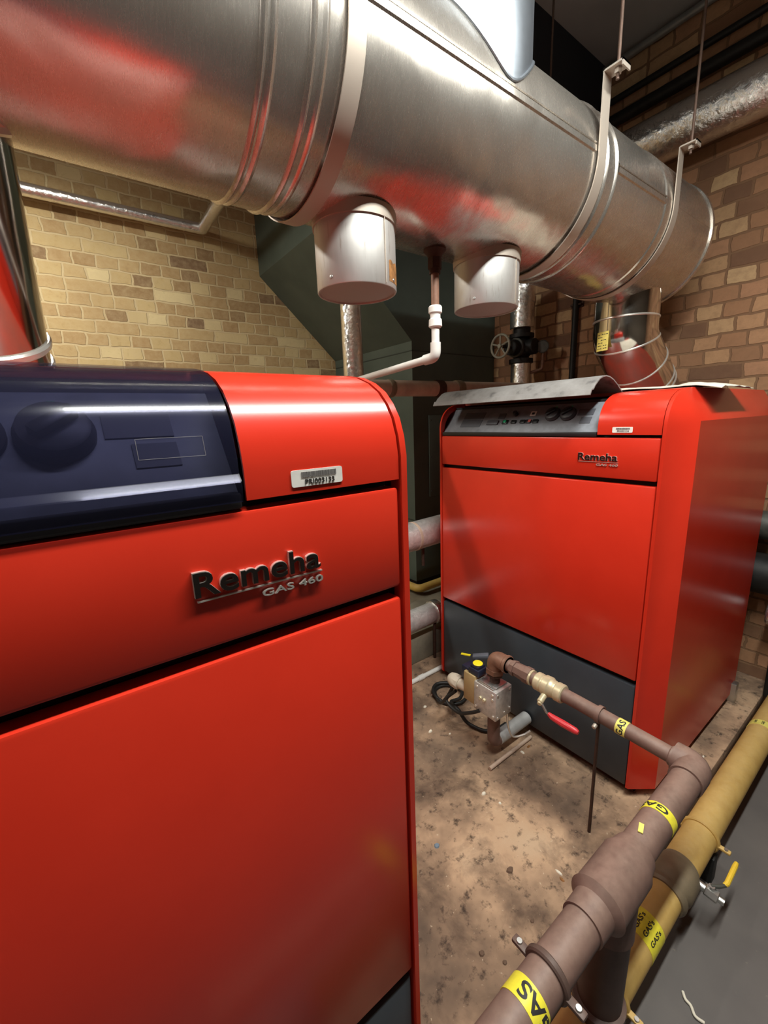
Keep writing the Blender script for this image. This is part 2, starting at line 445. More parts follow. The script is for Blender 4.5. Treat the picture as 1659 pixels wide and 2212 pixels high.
def boiler(loc, rz, label, asset, lid_open):
    t = thing('boiler', label, 'boiler', loc, rz)
    P = lambda n, mb, mat, par=None, **k: part(n, mb, mat, par or t, local=True, **k)
    P('inner_casing', MB().box(-.482, .482, .030, .97, .045, 1.340), 'dark_inside')
    P('base_frame', MB().box(-.50, .50, .05, .96, 0, .045), 'dark_inside')
    P('base_panel', MB().box(-HW+.002, HW-.002, .004, .028, .04, .461, .006), 'slate_enamel', label='dark slate base panel')
    P('lower_panel', MB().box(-HW+.002, HW-.002, 0, .028, .484, 1.181, .005), 'red_enamel')
    P('upper_panel', MB().box(-HW+.002, HW-.002, 0, .028, 1.197, 1.335, .005), 'red_enamel')
    # badge
    bd = P('badge', MB().box(.224, .362, -.0030, 0, 1.2505, 1.2520), 'chrome', label='badge underline in bright metal')
    fr = lambda x0, z0, y0: (lambda u, v, w: (x0+u, y0-w, z0+v))
    P('badge_rim', lettering('Remeha', .138, .0265, fr(.222, 1.2560, 0), .0042, .016), 'chrome', bd)
    P('badge_lettering', lettering('Remeha', .1370, .0255, fr(.2225, 1.2562, -.0040), .0012, .011), 'letter_black', bd, label='black raised lettering')
    P('model_lettering', lettering('GAS 460', .073, .0080, fr(.289, 1.2385, 0), .0040, .012, spacing=1.05), 'chrome', bd, label='chrome lettering')
    # hood at the right end
    P('hood', shell(MB(), .284, HW-.001, HP, .004), 'red_enamel')
    lab = MB()
    W2, H2, c0 = .064, .0185, (.334, 1.352)
    hv = lambda z: hood_v(z)
    seg = []
    rr = .0025
    for cx, cy, a0 in ((W2-rr, rr, -90), (W2-rr, H2-rr, 0), (rr, H2-rr, 90), (rr, rr, 180)):
        for k in range(4):
            a = math.radians(a0+30*k); seg.append((cx+rr*math.cos(a), cy+rr*math.sin(a)))
    lab.prism(seg, lambda p, q: (c0[0]+p[0], hv(c0[1]+p[1])-q, c0[1]+p[1]), -.001, .0010)
    st = P('asset_sticker', lab, 'sticker_white', label='white asset sticker with a barcode')
    bars = MB(); x = c0[0]+.012; rnd = random.Random(5)
    while x < c0[0]+.056:
        wd = rnd.choice((.0005, .0008, .0012)); bars.box(x, x+wd, -.0016, 0, c0[1]+.0102, c0[1]+.0160); x += wd+rnd.choice((.0004, .0006))
    P('barcode', bars, 'barcode_grey', st)
    P('asset_number', lettering(asset, .037, .0056, fr(c0[0]+.016, c0[1]+.0022, -.0010), .0006, .004), 'ink', st)
    # console with dials, behind / under the lid
    c0v, c0z, c1v, c1z = .012, 1.352, .094, 1.458
    L = math.hypot(c1v-c0v, c1z-c0z); tv, tz = (c1v-c0v)/L, (c1z-c0z)/L; nv, nz = -tz, tv
    cp = lambda u, s, h: (u, c0v+tv*s+nv*h, c0z+tz*s+nz*h)
    con = P('console', MB().obox(cp(-.100, L/2, -.003), (1, 0, 0), (0, tv, tz), (0, nv, nz), .380, L/2, .003, .001), 'console_grey', label='sloping grey control console')
    P('console_lip', MB().box(-.480, .280, .001, .03, 1.337, 1.354, .003), 'black_plastic', con)
    P('console_back', MB().box(-.480, .280, .10, .16, 1.33, 1.468), 'dark_inside', con)
    pat = lambda u, s, a, b, h=.0006: MB().obox(cp(u, s, h), (1, 0, 0), (0, tv, tz), (0, nv, nz), a, b, .0008)
    for (u, s, a, b) in ((-.33, .092, .06, .018), (-.17, .085, .018, .014), (.205, .090, .030, .014), (.215, .054, .020, .014), (-.33, .05, .06, .02)):
        P('console_panel', pat(u, s, a, b), 'console_patch', con)
    P('nameplate', MB().obox(cp(-.204, .050, .003), (1, 0, 0), (0, tv, tz), (0, nv, nz), .030, .011, .003, .001), 'console_patch', con)
    P('switch', MB().obox(cp(-.137, .052, .003), (1, 0, 0), (0, tv, tz), (0, nv, nz), .013, .010, .003, .001), 'black_plastic', con)
    P('green_switch', MB().obox(cp(-.137, .052, .007), (1, 0, 0), (0, tv, tz), (0, nv, nz), .007, .006, .002, .001), 'green_lamp', con, label='green lit rocker')
    for u in (-.094, -.05, -.022, .010):
        P('switch', MB().obox(cp(u, .052, .003), (1, 0, 0), (0, tv, tz), (0, nv, nz), .012, .008, .003, .001), 'black_plastic', con)
    P('pale_key', MB().obox(cp(-.016, .053, .0062), (1, 0, 0), (0, tv, tz), (0, nv, nz), .006, .006, .001), 'red_mark', con)
    P('small_knob', MB().cyl(cp(-.098, .090, 0), cp(-.098, .090, .020), .010, 16, .002), 'black_plastic', con)
    P('square_mark', pat(-.017, .092, .013, .011, .001), 'pale_mark', con)
    P('square_mark_centre', pat(-.017, .092, .006, .005, .0022), 'ink', con)
    for u in (.075, .139):
        k = P('dial', MB().lathe(cp(u, .082, 0), (0, nv, nz), [(0, 0), (0, .0305), (.006, .0305), (.009, .028), (.016, .027), (.018, .024), (.018, 0)], 32), 'dial_grey', con)
        P('dial_grip', MB().obox(cp(u, .082, .022), (.8, tv*.6, tz*.6), (-.6, tv*.8, tz*.8), (0, nv, nz), .020, .006, .006, .002), 'black_plastic', k)
        P('dial_mark', pat(u, .120, .003, .002), 'green_lamp', con)
    # lid over the console
    LP = [(-.002, 1.343), (-.0048, 1.358), (-.0048, 1.3645), (.0018, 1.3713), (.002, 1.388)] + HP[3:]
    LP = [(a-.002, b+.002) for a, b in LP]
    ang = math.radians(37) if lid_open else 0
    hv0, hz0 = .17, 1.492
    def rot(p):
        a, b = p[0]-hv0, p[1]-hz0
        return (hv0+a*math.cos(ang)+b*math.sin(ang), hz0-a*math.sin(ang)+b*math.cos(ang))
    lm = shell(MB(), -HW+.002, .279, [rot(p) for p in LP], .004)
    lid = P('lid', lm, 'dusty_lid' if lid_open else 'smoked_lid', label='dusty raised console lid' if lid_open else 'dark smoked console lid, closed')
    if not lid_open:
        fm = MB(); a, b, c, d = .194, .250, 1.393, 1.411
        for (p, q, e, g) in ((a, b, c, c), (a, b, d, d), (a, a, c, d), (b, b, c, d)):
            fm.tube([(p, hood_v(e)-.0022, e+.001), (q, hood_v(g)-.0022, g+.001)], .00022, 6)
        P('lid_outline', fm, 'barcode_grey', lid)
    # side frames: front lip, splayed front edge and top, flat side
    for s in (-1, 1):
        mb = MB(); prof = [(0, .04), (0, 1.33)] + HP + [(.30, TOPZ), (DEPTH, TOPZ)]
        outer = [(.077, .04)] + [(.077, 1.384)]*(len(HP)+1) + [(.30, 1.384), (DEPTH, 1.384)]
        def row(u, pr, dv=0): return [mb.bm.verts.new((s*u, a+dv, b)) for a, b in pr]
        r0 = row(HW+.001, [(a+.02, b-.02) for a, b in prof]); r1 = row(HW+.002, prof, -.002); r2 = row(HW+.012, prof, -.001)
        for A, B in ((r0, r1), (r1, r2)):
            for k in range(len(A)-1): mb.bm.faces.new((A[k], A[k+1], B[k+1], B[k]))
        o0 = mb.bm.verts.new((s*OW, .077, .04)); oc = mb.bm.verts.new((s*OW, .077, 1.384))
        om = mb.bm.verts.new((s*OW, .30, 1.384)); oe = mb.bm.verts.new((s*OW, DEPTH, 1.384)); ob = mb.bm.verts.new((s*OW, DEPTH, .04))
        mb.bm.faces.new((r2[0], r2[1], oc, o0))
        n = len(r2)
        for k in range(1, n-3): mb.bm.faces.new((r2[k], r2[k+1], oc))
        mb.bm.faces.new((r2[n-3], r2[n-2], om, oc)); mb.bm.faces.new((r2[n-2], r2[n-1], oe, om))
        mb.bm.faces.new((o0, oc, om, oe, ob))
        bk = mb.bm.verts.new((s*(HW+.012), DEPTH, .04)); mb.bm.faces.new((r2[n-1], oe, ob, bk))
        mb.bm.faces.new((r2[0], o0, ob, bk))
        P('side_panel', mb, 'red_enamel', angle=20)
    P('top_cover', MB().box(-HW, HW, .168, DEPTH-.002, TOPZ-.012, TOPZ), 'dusty_red')
    P('back_panel', MB().box(-HW-.01, HW+.01, .972, DEPTH, .04, TOPZ-.013), 'red_enamel')
    P('base_rail', MB().box(-OW+.03, OW+.02, DEPTH-.06, DEPTH-.02, .0, .10, .002), 'galvanised')
    return t
BL = boiler((-.151, .421, 0), 0, 'red boiler in the left foreground with its dark lid closed', 'PRI003133', False)
BR = boiler((1.463, 1.021, 0), -PI/2, 'red boiler by the brown brick wall with its console lid raised', 'PRI003134', True)

# ------------------------------------------------------------------ the big flue duct overhead
DY, DZ, DR = 1.02, 2.176, .2564
duct = thing('flue_duct', 'large horizontal stainless steel flue duct overhead above both boilers', 'duct', (.98, DY, DZ-DR))
def ring_prof(x, w=.010, h=.006): return [(x-w, DR), (x-w*.6, DR+h*.6), (x, DR+h), (x+w*.6, DR+h*.6), (x+w, DR)]
X0 = -2.5
prof = [(0, 0), (0, DR)]
for x in [-2.2+.12*i for i in range(20)]: prof.append((x-X0, DR))
for x, h in ((.362, .006), (.380, .004), (.452, .006), (.476, .003)): prof += [(a-X0, r) for a, r in ring_prof(x, .007, h)]
prof += [(.7-X0, DR), (1.0-X0, DR), (1.3-X0, DR)]
for x in (1.455, 1.515): prof += [(a-X0, r) for a, r in ring_prof(x, .007, .006)]
prof += [(1.7-X0, DR), (1.888-X0, DR), (1.893-X0, DR+.004), (1.93-X0, DR+.004), (2.36-X0, DR+.004)]
prof = sorted(prof[2:], key=lambda p: p[0]); prof = [(0, 0), (0, DR)]+prof
part('barrel', MB().lathe((X0, DY, DZ), (1, 0, 0), prof, 96), 'duct_steel', duct, angle=25)
part('end_cap', MB().lathe((2.355, DY, DZ), (1, 0, 0), [(0, DR-.01), (0, DR+.010), (.014, DR+.012), (.020, DR+.006), (.020, DR-.02), (.012, DR-.03), (.012, 0), (.006, 0), (.006, DR-.01)], 96), 'duct_steel', duct)
# lapped seam along the barrel
for a, b, ph in ((.556, 1.384, 2.5), (1.525, 1.94, -1), (1.99, 2.355, -3)):
    mb = MB()
    for dphi, wdt, h in ((0, .011, .003), (3.2, .0022, .0035)):
        rows = []
        p0 = math.radians(ph+dphi); dp = wdt/DR
        for x in (a, b):
            rows.append([mb.bm.verts.new((x, DY-math.cos(q)*(DR+hh+.001), DZ+math.sin(q)*(DR+hh+.001))) for q, hh in ((p0-dp*1.3, -.004), (p0-dp*.7, h), (p0+dp*.7, h), (p0+dp*1.3, -.004))])
        for k in range(3): mb.bm.faces.new((rows[0][k], rows[0][k+1], rows[1][k+1], rows[1][k]))
    part('seam', mb, 'duct_steel', duct)
# riser: equal tee, lower edge cut to the barrel
TX, TR = .985, .254
mb = MB(); N = 96; rows = []
for lev in range(6):
    row = []
    for k in range(N):
        a = 2*PI*k/N; x = TX+TR*math.cos(a); y = DY+TR*math.sin(a)
        zb = DZ+math.sqrt(max(0, DR**2-(y-DY)**2))-.004
        z = zb+(CZ-zb)*(0, .004, .25, .5, .75, 1)[lev]
        row.append(mb.bm.verts.new((x, y, z)))
    rows.append(row)
for A, B in zip(rows[:-1], rows[1:]):
    for k in range(N): mb.bm.faces.new((A[k], A[(k+1) % N], B[(k+1) % N], B[k]))
part('riser', mb, 'riser_steel', duct)
mb = MB(); pts = []
for k in range(N+1):
    a = 2*PI*k/N; y = DY+TR*math.sin(a); pts.append((TX+(TR+.002)*math.cos(a), DY+(TR+.002)*math.sin(a), DZ+math.sqrt(max(0, DR**2-(y-DY)**2))+.001))
mb.tube(pts, .004, 8, False); part('riser_weld', mb, 'riser_steel', duct)
# two capped spigots below
for i, (sx, zb) in enumerate(((.680, 1.757), (1.205, 1.775))):
    sp = part('spigot', MB().lathe((sx, DY, zb), (0, 0, 1), [(0, .105), (.0, .101), (.006, .101), (.20, .101), (.20, .1062), (.10, .1062), (.002, .1062)], 64, closed=True), 'stub_steel', duct)
    part('spigot_cap', MB().cyl((sx, DY, zb+.004), (sx, DY, zb+.010), .1015, 64), 'stub_cap', sp)
    part('spigot_collar', MB().lathe((sx, DY, DZ-DR-.01), (0, 0, 1), [(0, .1065), (.0, .110), (.03, .112), (.03, .1065)], 64, closed=True), 'strap_steel', sp)
    for a in (200, 300):
        q = math.radians(a); d = Vector((math.cos(q), math.sin(q), 0)); c = Vector((sx, DY, zb+.018))
        part('rivet', MB().lathe(c+d*.105, d, [(0, .005), (.003, .004), (.004, 0)], 12), 'galvanised', sp)
    if i == 0:
        mb = MB(); rows = []
        for k in range(9):
            q = math.radians(-72+k*5.5); rows.append([mb.bm.verts.new((sx+math.cos(q)*.1068, DY+math.sin(q)*.1068, z)) for z in (zb+.012, zb+.060+.004*math.sin(k*2.1))])
        for A, B in zip(rows[:-1], rows[1:]): mb.bm.faces.new((A[0], B[0], B[1], A[1]))
        part('label_residue', mb, 'rust_patch', sp)
    mb = MB().box(sx+.018, sx+.0195, DY-.1078, DY-.1, zb+.004, 1.92); part('spigot_seam', mb, 'strap_steel', sp)

# straps and rods that hang the duct
def strap(x0, x1, label, zt=2.376):
    xc = (x0+x1)/2
    t = thing('duct_hanger', label, 'hanger', (xc, DY, DZ-DR-.008), 0, 'steel hangers of the big duct')
    R = DR+.0098
    path = [(DY-R, zt)] + [(DY-R*math.cos(math.radians(a)), DZ-R*math.sin(math.radians(a))) for a in range(0, 181, 4)] + [(DY+R, zt)]
    part('strap', MB().strip(path, x0, x1, -.0035), 'strap_steel', t)
    for s in (-1, 1):
        y = DY+s*R
        b = part('bracket', MB().box(x0, x1, min(y, y+s*.052), max(y, y+s*.052), zt-.003, zt+.002).box(x0, x1, y+s*.050-.002, y+s*.050+.002, zt-.014, zt+.002), 'strap_steel', t)
        yr = y+s*.028
        part('hanger_rod', MB().cyl((xc, yr, zt-.03), (xc, yr, CZ), .0045, 10), 'dark_hanger_rod', t)
        part('nut', MB().cyl((xc, yr, zt-.016), (xc, yr, zt-.005), .010, 6), 'strap_steel', b)
strap(.515, .555, 'steel strap round the duct just left of the left spigot', 2.44)
strap(1.387, 1.430, 'dusty steel strap round the duct just right of the second spigot')
strap(1.945, 1.985, 'steel strap nearest the far end of the duct', 2.356)

# flues rising from the boilers into the duct
def flue(pts, label, rings, r=.138, bw=.009, bh=.004):
    t = thing('flue_pipe', label, 'flue', pts[-1])
    P = bend(pts, .10, 8)
    part('pipe', MB().tube(P, r, 48), 'flue_steel', t)
    for (p, d) in rings:
        part('locking_band', MB().lathe(Vector(p)-Vector(d).normalized()*bw/2, d, [(0, r), (.0, r+bh*.5), (bw*.25, r+bh), (bw*.75, r+bh), (bw, r+bh*.5), (bw, r)], 48, closed=True), 'chrome', t)
    return t
dv = Vector((.34, -.02, -.30)).normalized(); e0 = Vector((2.215, DY, 1.765))
fr_ = flue([(2.215, DY, 1.955), e0, e0+dv*.42], 'shiny jointed flue pipe bending from the right boiler up into the duct',
           [((2.215, DY, 1.845), (0, 0, 1)), (e0+dv*.03+Vector((0, 0, 0)), (dv+Vector((0, 0, -1)))), (e0+dv*.17, dv), (e0+dv*.29, dv), (e0+dv*.32, dv)])
def on_cyl(c, r, a, z): return (c[0]+r*math.cos(a), c[1]+r*math.sin(a), z)
mb = MB(); rows = []
for k in range(7):
    a = math.radians(151+k*4.4); rows.append([on_cyl((2.215, DY), .1392, a, z) for z in (1.705, 1.79)])
for A, B in zip(rows[:-1], rows[1:]): mb.faces([A[0], B[0], B[1], A[1]], [(0, 1, 2, 3)])
lb = part('data_label', mb, 'label_yellow', fr_, label='yellow data label')
mb = MB(); rnd = random.Random(3)
for row in range(6):
    z = 1.714+row*.0125; a = 154
    while a < 174:
        da = rnd.uniform(1.5, 4)
        if rnd.random() < .75:
            q = [math.radians(x) for x in (a, a+da)]
            mb.faces([on_cyl((2.215, DY), .1396, x, y) for x, y in ((q[0], z), (q[1], z), (q[1], z+.0035), (q[0], z+.0035))], [(0, 1, 2, 3)])
        a += da+1.1
part('small_print', mb, 'ink', lb)
lv = Vector((.0125, -.30, .52)).normalized(); l0 = Vector((-.154, 1.36, 1.44))
flue([l0, l0+lv*.62], 'shiny stainless flue pipe slanting up behind the left boiler', [(l0+lv*.165, lv), (l0+lv*.215, lv), (l0+lv*.585, lv)], .138, .018, .007)

# condensate drain below the duct
t = thing('drain_pipe', 'copper and white plastic drain pipe hanging under the big duct between the spigots', 'pipe', (.968, DY, 1.60))
dx = .968
part('boss', MB().lathe((dx, DY, DZ-DR+.006), (0, 0, -1), [(0, .0), (0, .034), (.010, .034), (.020, .024), (.030, .020), (.030, 0)], 24), 'rust_dark', t)
part('hex_union', MB().cyl((dx, DY, 1.897), (dx, DY, 1.865), .021, 6).cyl((dx, DY, 1.868), (dx, DY, 1.852), .017, 16), 'rust_dark', t)
part('copper_pipe', MB().cyl((dx, DY, 1.86), (dx, DY, 1.745), .0125, 20), 'copper_brown', t)
part('compression_fitting', MB().lathe((dx, DY, 1.762), (0, 0, -1), [(0, 0), (0, .018), (.004, .021), (.020, .021), (.024, .016), (.036, .016), (.040, .020), (.060, .021), (.064, .016), (.066, 0)], 24), 'white_plastic', t)
part('plastic_pipe', MB().tube(bend([(dx, DY, 1.70), (dx, DY, 1.612), (dx-.006, DY+.62, 1.573)], .022, 6), .0125, 20), 'white_plastic', t)
part('elbow', MB().tube(bend([(dx, DY, 1.655), (dx, DY, 1.612), (dx, DY+.05, 1.609)], .022, 6), .0165, 20), 'white_plastic', t)

# ------------------------------------------------------------------ green air duct in the corner
gd = thing('air_duct', 'big dark green boxed air duct dropping down the corner behind the boilers', 'duct', (2.3, 2.75, .17))
gx, gy0, gy1, zk = 1.905, 2.236, RY1, 1.93
xk, zs = 1.30, 2.50
poly = [(gx, .23), (RX1-.002, .23), (RX1-.002, 3.25), (xk, 3.25), (xk, zs), (gx, zk)]
part('duct_casing', MB().prism(poly, lambda p, y: (p[0], y, p[1]), gy0, gy1-.003), 'green_duct_paint', gd)
part('joint_seam', MB().box(gx-.003, gx+.003, gy0-.003, gy1-.01, 1.868, 1.874).box(gx, RX1-.004, gy0-.003, gy0, 1.868, 1.873), 'green_edge_paint', gd)
part('joint_seam', MB().box(gx-.003, gx+.003, gy0-.003, gy1-.01, .70, .706).box(gx, RX1-.004, gy0-.003, gy0, .70, .705), 'green_edge_paint', gd)
hp = part('access_panel', MB().box(2.045, 2.40, gy0-.008, gy0, .86, 1.445, .002), 'green_duct_paint', gd)
mb = MB()
for z in (.9, 1.15, 1.41): mb.lathe((2.062, gy0-.008, z), (0, -1, 0), [(0, .006), (.003, .005), (.004, 0)], 10)
part('screw', mb, 'green_edge_paint', hp)
part('duct_foot', MB().box(gx+.02, RX1-.004, gy0+.02, gy1-.01, .17, .23), 'dark_inside', gd)

# ------------------------------------------------------------------ pipes behind the boilers
def lagged(name, pts, r, mat, label, bendr=.1, cat='pipe', joints=()):
    P = bend(pts, bendr, 8) if len(pts) > 2 else [Vector(p) for p in pts]
    # subdivide straight runs so that the lagging can be a little uneven
    Q = [P[0]]
    for a, b in zip(P[:-1], P[1:]):
        n = max(1, int((b-a).length/.12))
        for k in range(1, n+1): Q.append(a.lerp(b, k/n))
    t = thing(name, label, cat, pts[0])
    part('pipe_run', MB().tube(Q, r, 28), mat, t)
    for (p, d, w, rr, mt, nm) in joints:
        d = Vector(d).normalized()
        part(nm, MB().lathe(Vector(p)-d*w/2, d, [(0, r*.98), (0, rr*.96), (w*.15, rr), (w*.85, rr), (w, rr*.96), (w, r*.98)], 28, closed=True), mt, t)
    return t
lagged('header_pipe', [(.2, 1.70, 1.567), (2.5, 1.70, 1.585)], .040, 'beige_lagging', 'pinkish brown lagged pipe running level behind both boilers', joints=[((1.63, 1.70, 1.578), (1, 0, .01), .05, .046, 'rust_dark', 'pipe_clamp'), ((1.30, 1.70, 1.575), (1, 0, .01), .03, .044, 'grey_fitting', 'pipe_clamp'), ((1.78, 1.70, 1.58), (1, 0, .01), .05, .046, 'grey_fitting', 'pipe_clamp')])
lagged('riser_pipe', [(1.17, 1.82, 1.58), (1.17, 1.82, CZ)], .050, 'foil', 'upright foil wrapped pipe behind the left spigot, in front of the green duct')
rp = lagged('return_pipe', [(.3, 1.70, .755), (2.748, 1.70, .826)], .080, 'dull_foil', 'upper of the two fat foil lagged pipes seen between the boilers', joints=[((1.43, 1.70, .787), (1, 0, .025), .02, .082, 'beige_lagging', 'tape_band')])
part('hanger_pin', MB().cyl((1.50, 1.70, .60), (1.50, 1.70, .712), .009, 12), 'rust_dark', rp, label='short dark pin below the pipe')
lagged('flow_pipe', [(.3, 1.70, .255), (1.62, 1.70, .288)], .062, 'dull_foil', 'lower of the two fat foil lagged pipes seen between the boilers', joints=[((1.585, 1.70, .287), (1, 0, .025), .045, .072, 'foil', 'torn_end')])
lagged('pipe_stub', [(1.60, 1.70, .288), (2.3, 1.70, .306)], .038, 'copper_brown', 'bare brown pipe coming out of the torn foil lagging')
lagged('gas_feed_pipe', [(1.826, 3.245, .20), (1.826, 2.12, .228), (2.74, 2.12, .240)], .028, 'ochre_pipe_paint', 'ochre yellow pipe low down in the gap between the boilers', .05)
solo('pipe_prop', MB().cyl((1.56, 1.675, 0), (1.56, 1.675, .228), .009, 12), 'rust_dark', 'thin dark rod propping the lower of the fat foil pipes between the boilers', 'support', (1.56, 1.675, 0))
t = thing('waste_pipe', 'thin white plastic pipe along the floor in the gap between the boilers', 'pipe', (1.2, 1.565, 0))
part('pipe_run', MB().cyl((.9, 1.565, .012), (1.75, 1.565, .012), .0125, 18), 'white_plastic', t)
part('pipe_clip', MB().cyl((1.33, 1.565, .012), (1.37, 1.565, .012), .0155, 18), 'white_plastic', t)

lagged('rear_pipe', [(2.60, -.6, .865), (2.60, .62, .865), (2.60, .62, 1.3)], .068, 'iron_grey', 'fat grey lagged pipe in the slot between the right boiler and the wall', .06)
lagged('rear_pipe', [(2.615, -.9, .62), (2.615, 1.2, .62)], .10, 'iron_black', 'black pipe added low behind the right boiler to darken the slot')  # added dark pipe, standing in for the unlit wall in this slot
lagged('rear_pipe', [(2.60, -.6, .44), (2.60, .40, .44)], .055, 'iron_grey', 'lower grey pipe at the right edge, ending by the boiler', joints=[((2.60, .395, .44), (0, 1, 0), .03, .064, 'foil', 'torn_end')])
solo('pipe_post', MB().cyl((2.60, .36, FZ+.1), (2.60, .36, .39), .018, 14), 'iron_black', 'black post under the lower grey pipe at the right edge', 'support', (2.60, .36, 0))
# foil pipe on the yellow wall, far left
lagged('wall_pipe', [(-2.2, 3.17, 2.705), (.905, 3.17, 2.705), (.905, 2.2, 2.72)], .034, 'foil', 'slim foil wrapped pipe along the yellow brick wall, turning under the duct', .02)

# upright pipe with wheel valve in the corner
vx, vy = 2.53, 1.83
t = thing('valve_stack', 'black gate valve with hand wheel on an upright foil lagged pipe', 'valve', (vx, vy, 1.5))
part('upper_lagging', MB().cyl((vx, vy, 1.985), (vx, vy, CZ), .078, 32, .004), 'foil', t)
part('lagging_band', MB().lathe((vx, vy, 2.14), (0, 0, 1), [(0, .078), (0, .083), (.035, .083), (.035, .078)], 32, closed=True), 'foil', t)
part('lower_lagging', MB().cyl((vx, vy, 1.40), (vx, vy, 1.765), .066, 32, .003), 'foil', t)
part('valve_body', MB().lathe((vx, vy, 1.765), (0, 0, 1), [(0, 0), (0, .078), (.028, .078), (.028, .055), (.04, .05), (.06, .066), (.13, .066), (.155, .05), (.162, .080), (.186, .080), (.186, .055), (.23, .055), (.23, 0)], 32).cyl((vx-.03, vy, 1.862), (vx-.125, vy, 1.862), .050, 24, .004).cyl((vx, vy-.02, 1.862), (vx, vy-.11, 1.862), .05, 24, .004), 'iron_black', t)
part('bonnet_flange', MB().lathe((vx-.052, vy, 1.862), (-1, 0, 0), [(0, 0), (0, .062), (.018, .062), (.018, 0)], 24), 'iron_grey', t)
part('stem', MB().cyl((vx-.12, vy, 1.862), (vx-.225, vy, 1.862), .011, 12), 'iron_black', t)
mb = MB(); wr = .070; c = Vector((vx-.222, vy, 1.862))
mb.tube([c+Vector((0, math.cos(2*PI*k/40)*wr, math.sin(2*PI*k/40)*wr)) for k in range(41)], .0075, 10, False)
for k in range(5):
    a = 2*PI*k/5+.3; mb.tube([c, c+Vector((0, math.cos(a)*wr*.98, math.sin(a)*wr*.98))], .0055, 8)
mb.cyl(c-Vector((.014, 0, 0)), c+Vector((.012, 0, 0)), .014, 14, .002)
part('hand_wheel', mb, 'pale_wheel', t)
g = part('gauge', MB().lathe((vx+.055, vy-.125, 1.858), (-.85, -.5, 0), [(0, 0), (0, .040), (.018, .040), (.020, .036), (.016, .034), (.016, 0)], 28), 'iron_grey', t)
part('gauge_tail', MB().tube(bend([(vx+.06, vy-.125, 1.82), (vx+.06, vy-.125, 1.72), (vx+.03, vy-.05, 1.70)], .02), .009, 10).cyl((vx+.06, vy-.125, 1.775), (vx+.06, vy-.125, 1.755), .013, 8), 'copper_brown', t)
t = thing('wall_pipe', 'thin black upright pipe on the brown brick wall beside the wheel valve', 'pipe', (2.725, 1.57, 1.2))
part('pipe_run', MB().cyl((2.725, 1.57, 1.0), (2.725, 1.57, 2.14), .019, 16), 'iron_black', t)
part('bracket', MB().box(2.72, 2.748, 1.535, 1.605, 2.095, 2.105).box(2.742, 2.749, 1.53, 1.61, 2.085, 2.115), 'rust_dark', t)

# pipes high on the brown wall
lagged('wall_pipe', [(2.6, -2.1, 2.748), (2.6, 1.32, 2.748)], .107, 'foil', 'fat foil lagged pipe high on the brown brick wall', joints=[((2.6, 1.30, 2.748), (0, 1, 0), .05, .112, 'iron_black', 'end_collar')])
lagged('wall_pipe', [(2.705, -2.2, 3.005), (2.705, 1.65, 3.005)], .030, 'iron_black', 'black pipe just above the fat foil pipe on the brown wall')
lagged('wall_pipe', [(2.72, -2.2, 3.115), (2.72, 1.48, 3.115)], .016, 'iron_black', 'thin black pipe second below the ceiling on the brown wall')
lagged('conduit', [(2.72, -2.2, 3.288), (2.72, 1.48, 3.288)], .018, 'conduit_grey', 'thin grey conduit along the top of the brown wall at the ceiling')

# ------------------------------------------------------------------ gas pipework in front of the right boiler
MX, MY, MZ, BX = 1.235, .285, .456, 1.23
br_r, mn_r = .0235, .036
t = thing('gas_branch_pipe', 'thin brown gas pipe crossing in front of the right boiler', 'pipe', (BX, .6, MZ-br_r))
part('pipe_run', MB().tube([(BX, .93, .468), (BX, .62, .466), (BX, MY+.02, MZ)], br_r, 24), 'brown_pipe_paint', t)
part('elbow', MB().tube(bend([(BX, .90, .468), (BX, .965, .468), (BX, .965, .415)], .045, 8), .032, 24).cyl((BX, .915, .468), (BX, .90, .468), .036, 20, .003).cyl((BX, .965, .425), (BX, .965, .405), .038, 6), 'copper_brown', t)
part('hex_nipple', MB().cyl((BX, .965, .41), (BX, .965, .36), .021, 20).cyl((BX, .965, .41), (BX, .965, .392), .033, 6), 'rust_dark', t)
part('union', MB().lathe((BX, .885, .468), (0, -1, 0), [(0, .0), (0, .028), (.012, .031), (.018, .031), (.020, .027), (.055, .029), (.060, .032), (.085, .032), (.090, .0)], 8), 'brown_pipe_paint', t)
part('lock_ring', MB().cyl((BX, .800, .467), (BX, .792, .467), .029, 24), 'brass_fitting', t)
part('pipe_coupling', MB().cyl((BX, .345, .457), (BX, .305, .456), .028, 24, .003), 'brown_pipe_paint', t)
v = thing('ball_valve', 'pale brass ball valve with red lever on the thin brown gas pipe', 'valve', (BX, .72, .43))
part('valve_body', MB().lathe((BX, .777, .467), (0, -1, 0), [(0, 0), (0, .030), (.004, .033), (.022, .033), (.026, .030), (.030, .030), (.034, .036), (.056, .037), (.062, .032), (.072, .031), (.078, .029), (.082, .033), (.104, .033), (.108, .030), (.112, .0)], 20), 'brass_fitting', v)
part('stem', MB().cyl((BX-.030, .725, .448), (BX-.062, .722, .436), .011, 14, .002).cyl((BX-.058, .722, .436), (BX-.068, .72, .433), .008, 6), 'brass_fitting', v)
lv_ = [(BX-.056, .722, .440), (BX-.058, .712, .428), (BX-.056, .698, .408), (BX-.052, .690, .400)]
part('lever_arm', MB().tube(lv_, .0045, 8), 'galvanised', v)
part('lever_grip', MB().tube([(BX-.052, .694, .404), (BX-.050, .680, .397), (BX-.045, .640, .392), (BX-.040, .600, .388), (BX-.040, .590, .387)], [.006, .0105, .0125, .0115, .007], 10), 'red_lever', v)
v = thing('pipe_stand', 'thin rusty rod holding up the gas pipe in front of the right boiler', 'support', (BX-.005, .545, 0))
part('rod', MB().cyl((BX-.005, .545, 0), (BX-.005, .545, .44), .0052, 12), 'rust_dark', v)
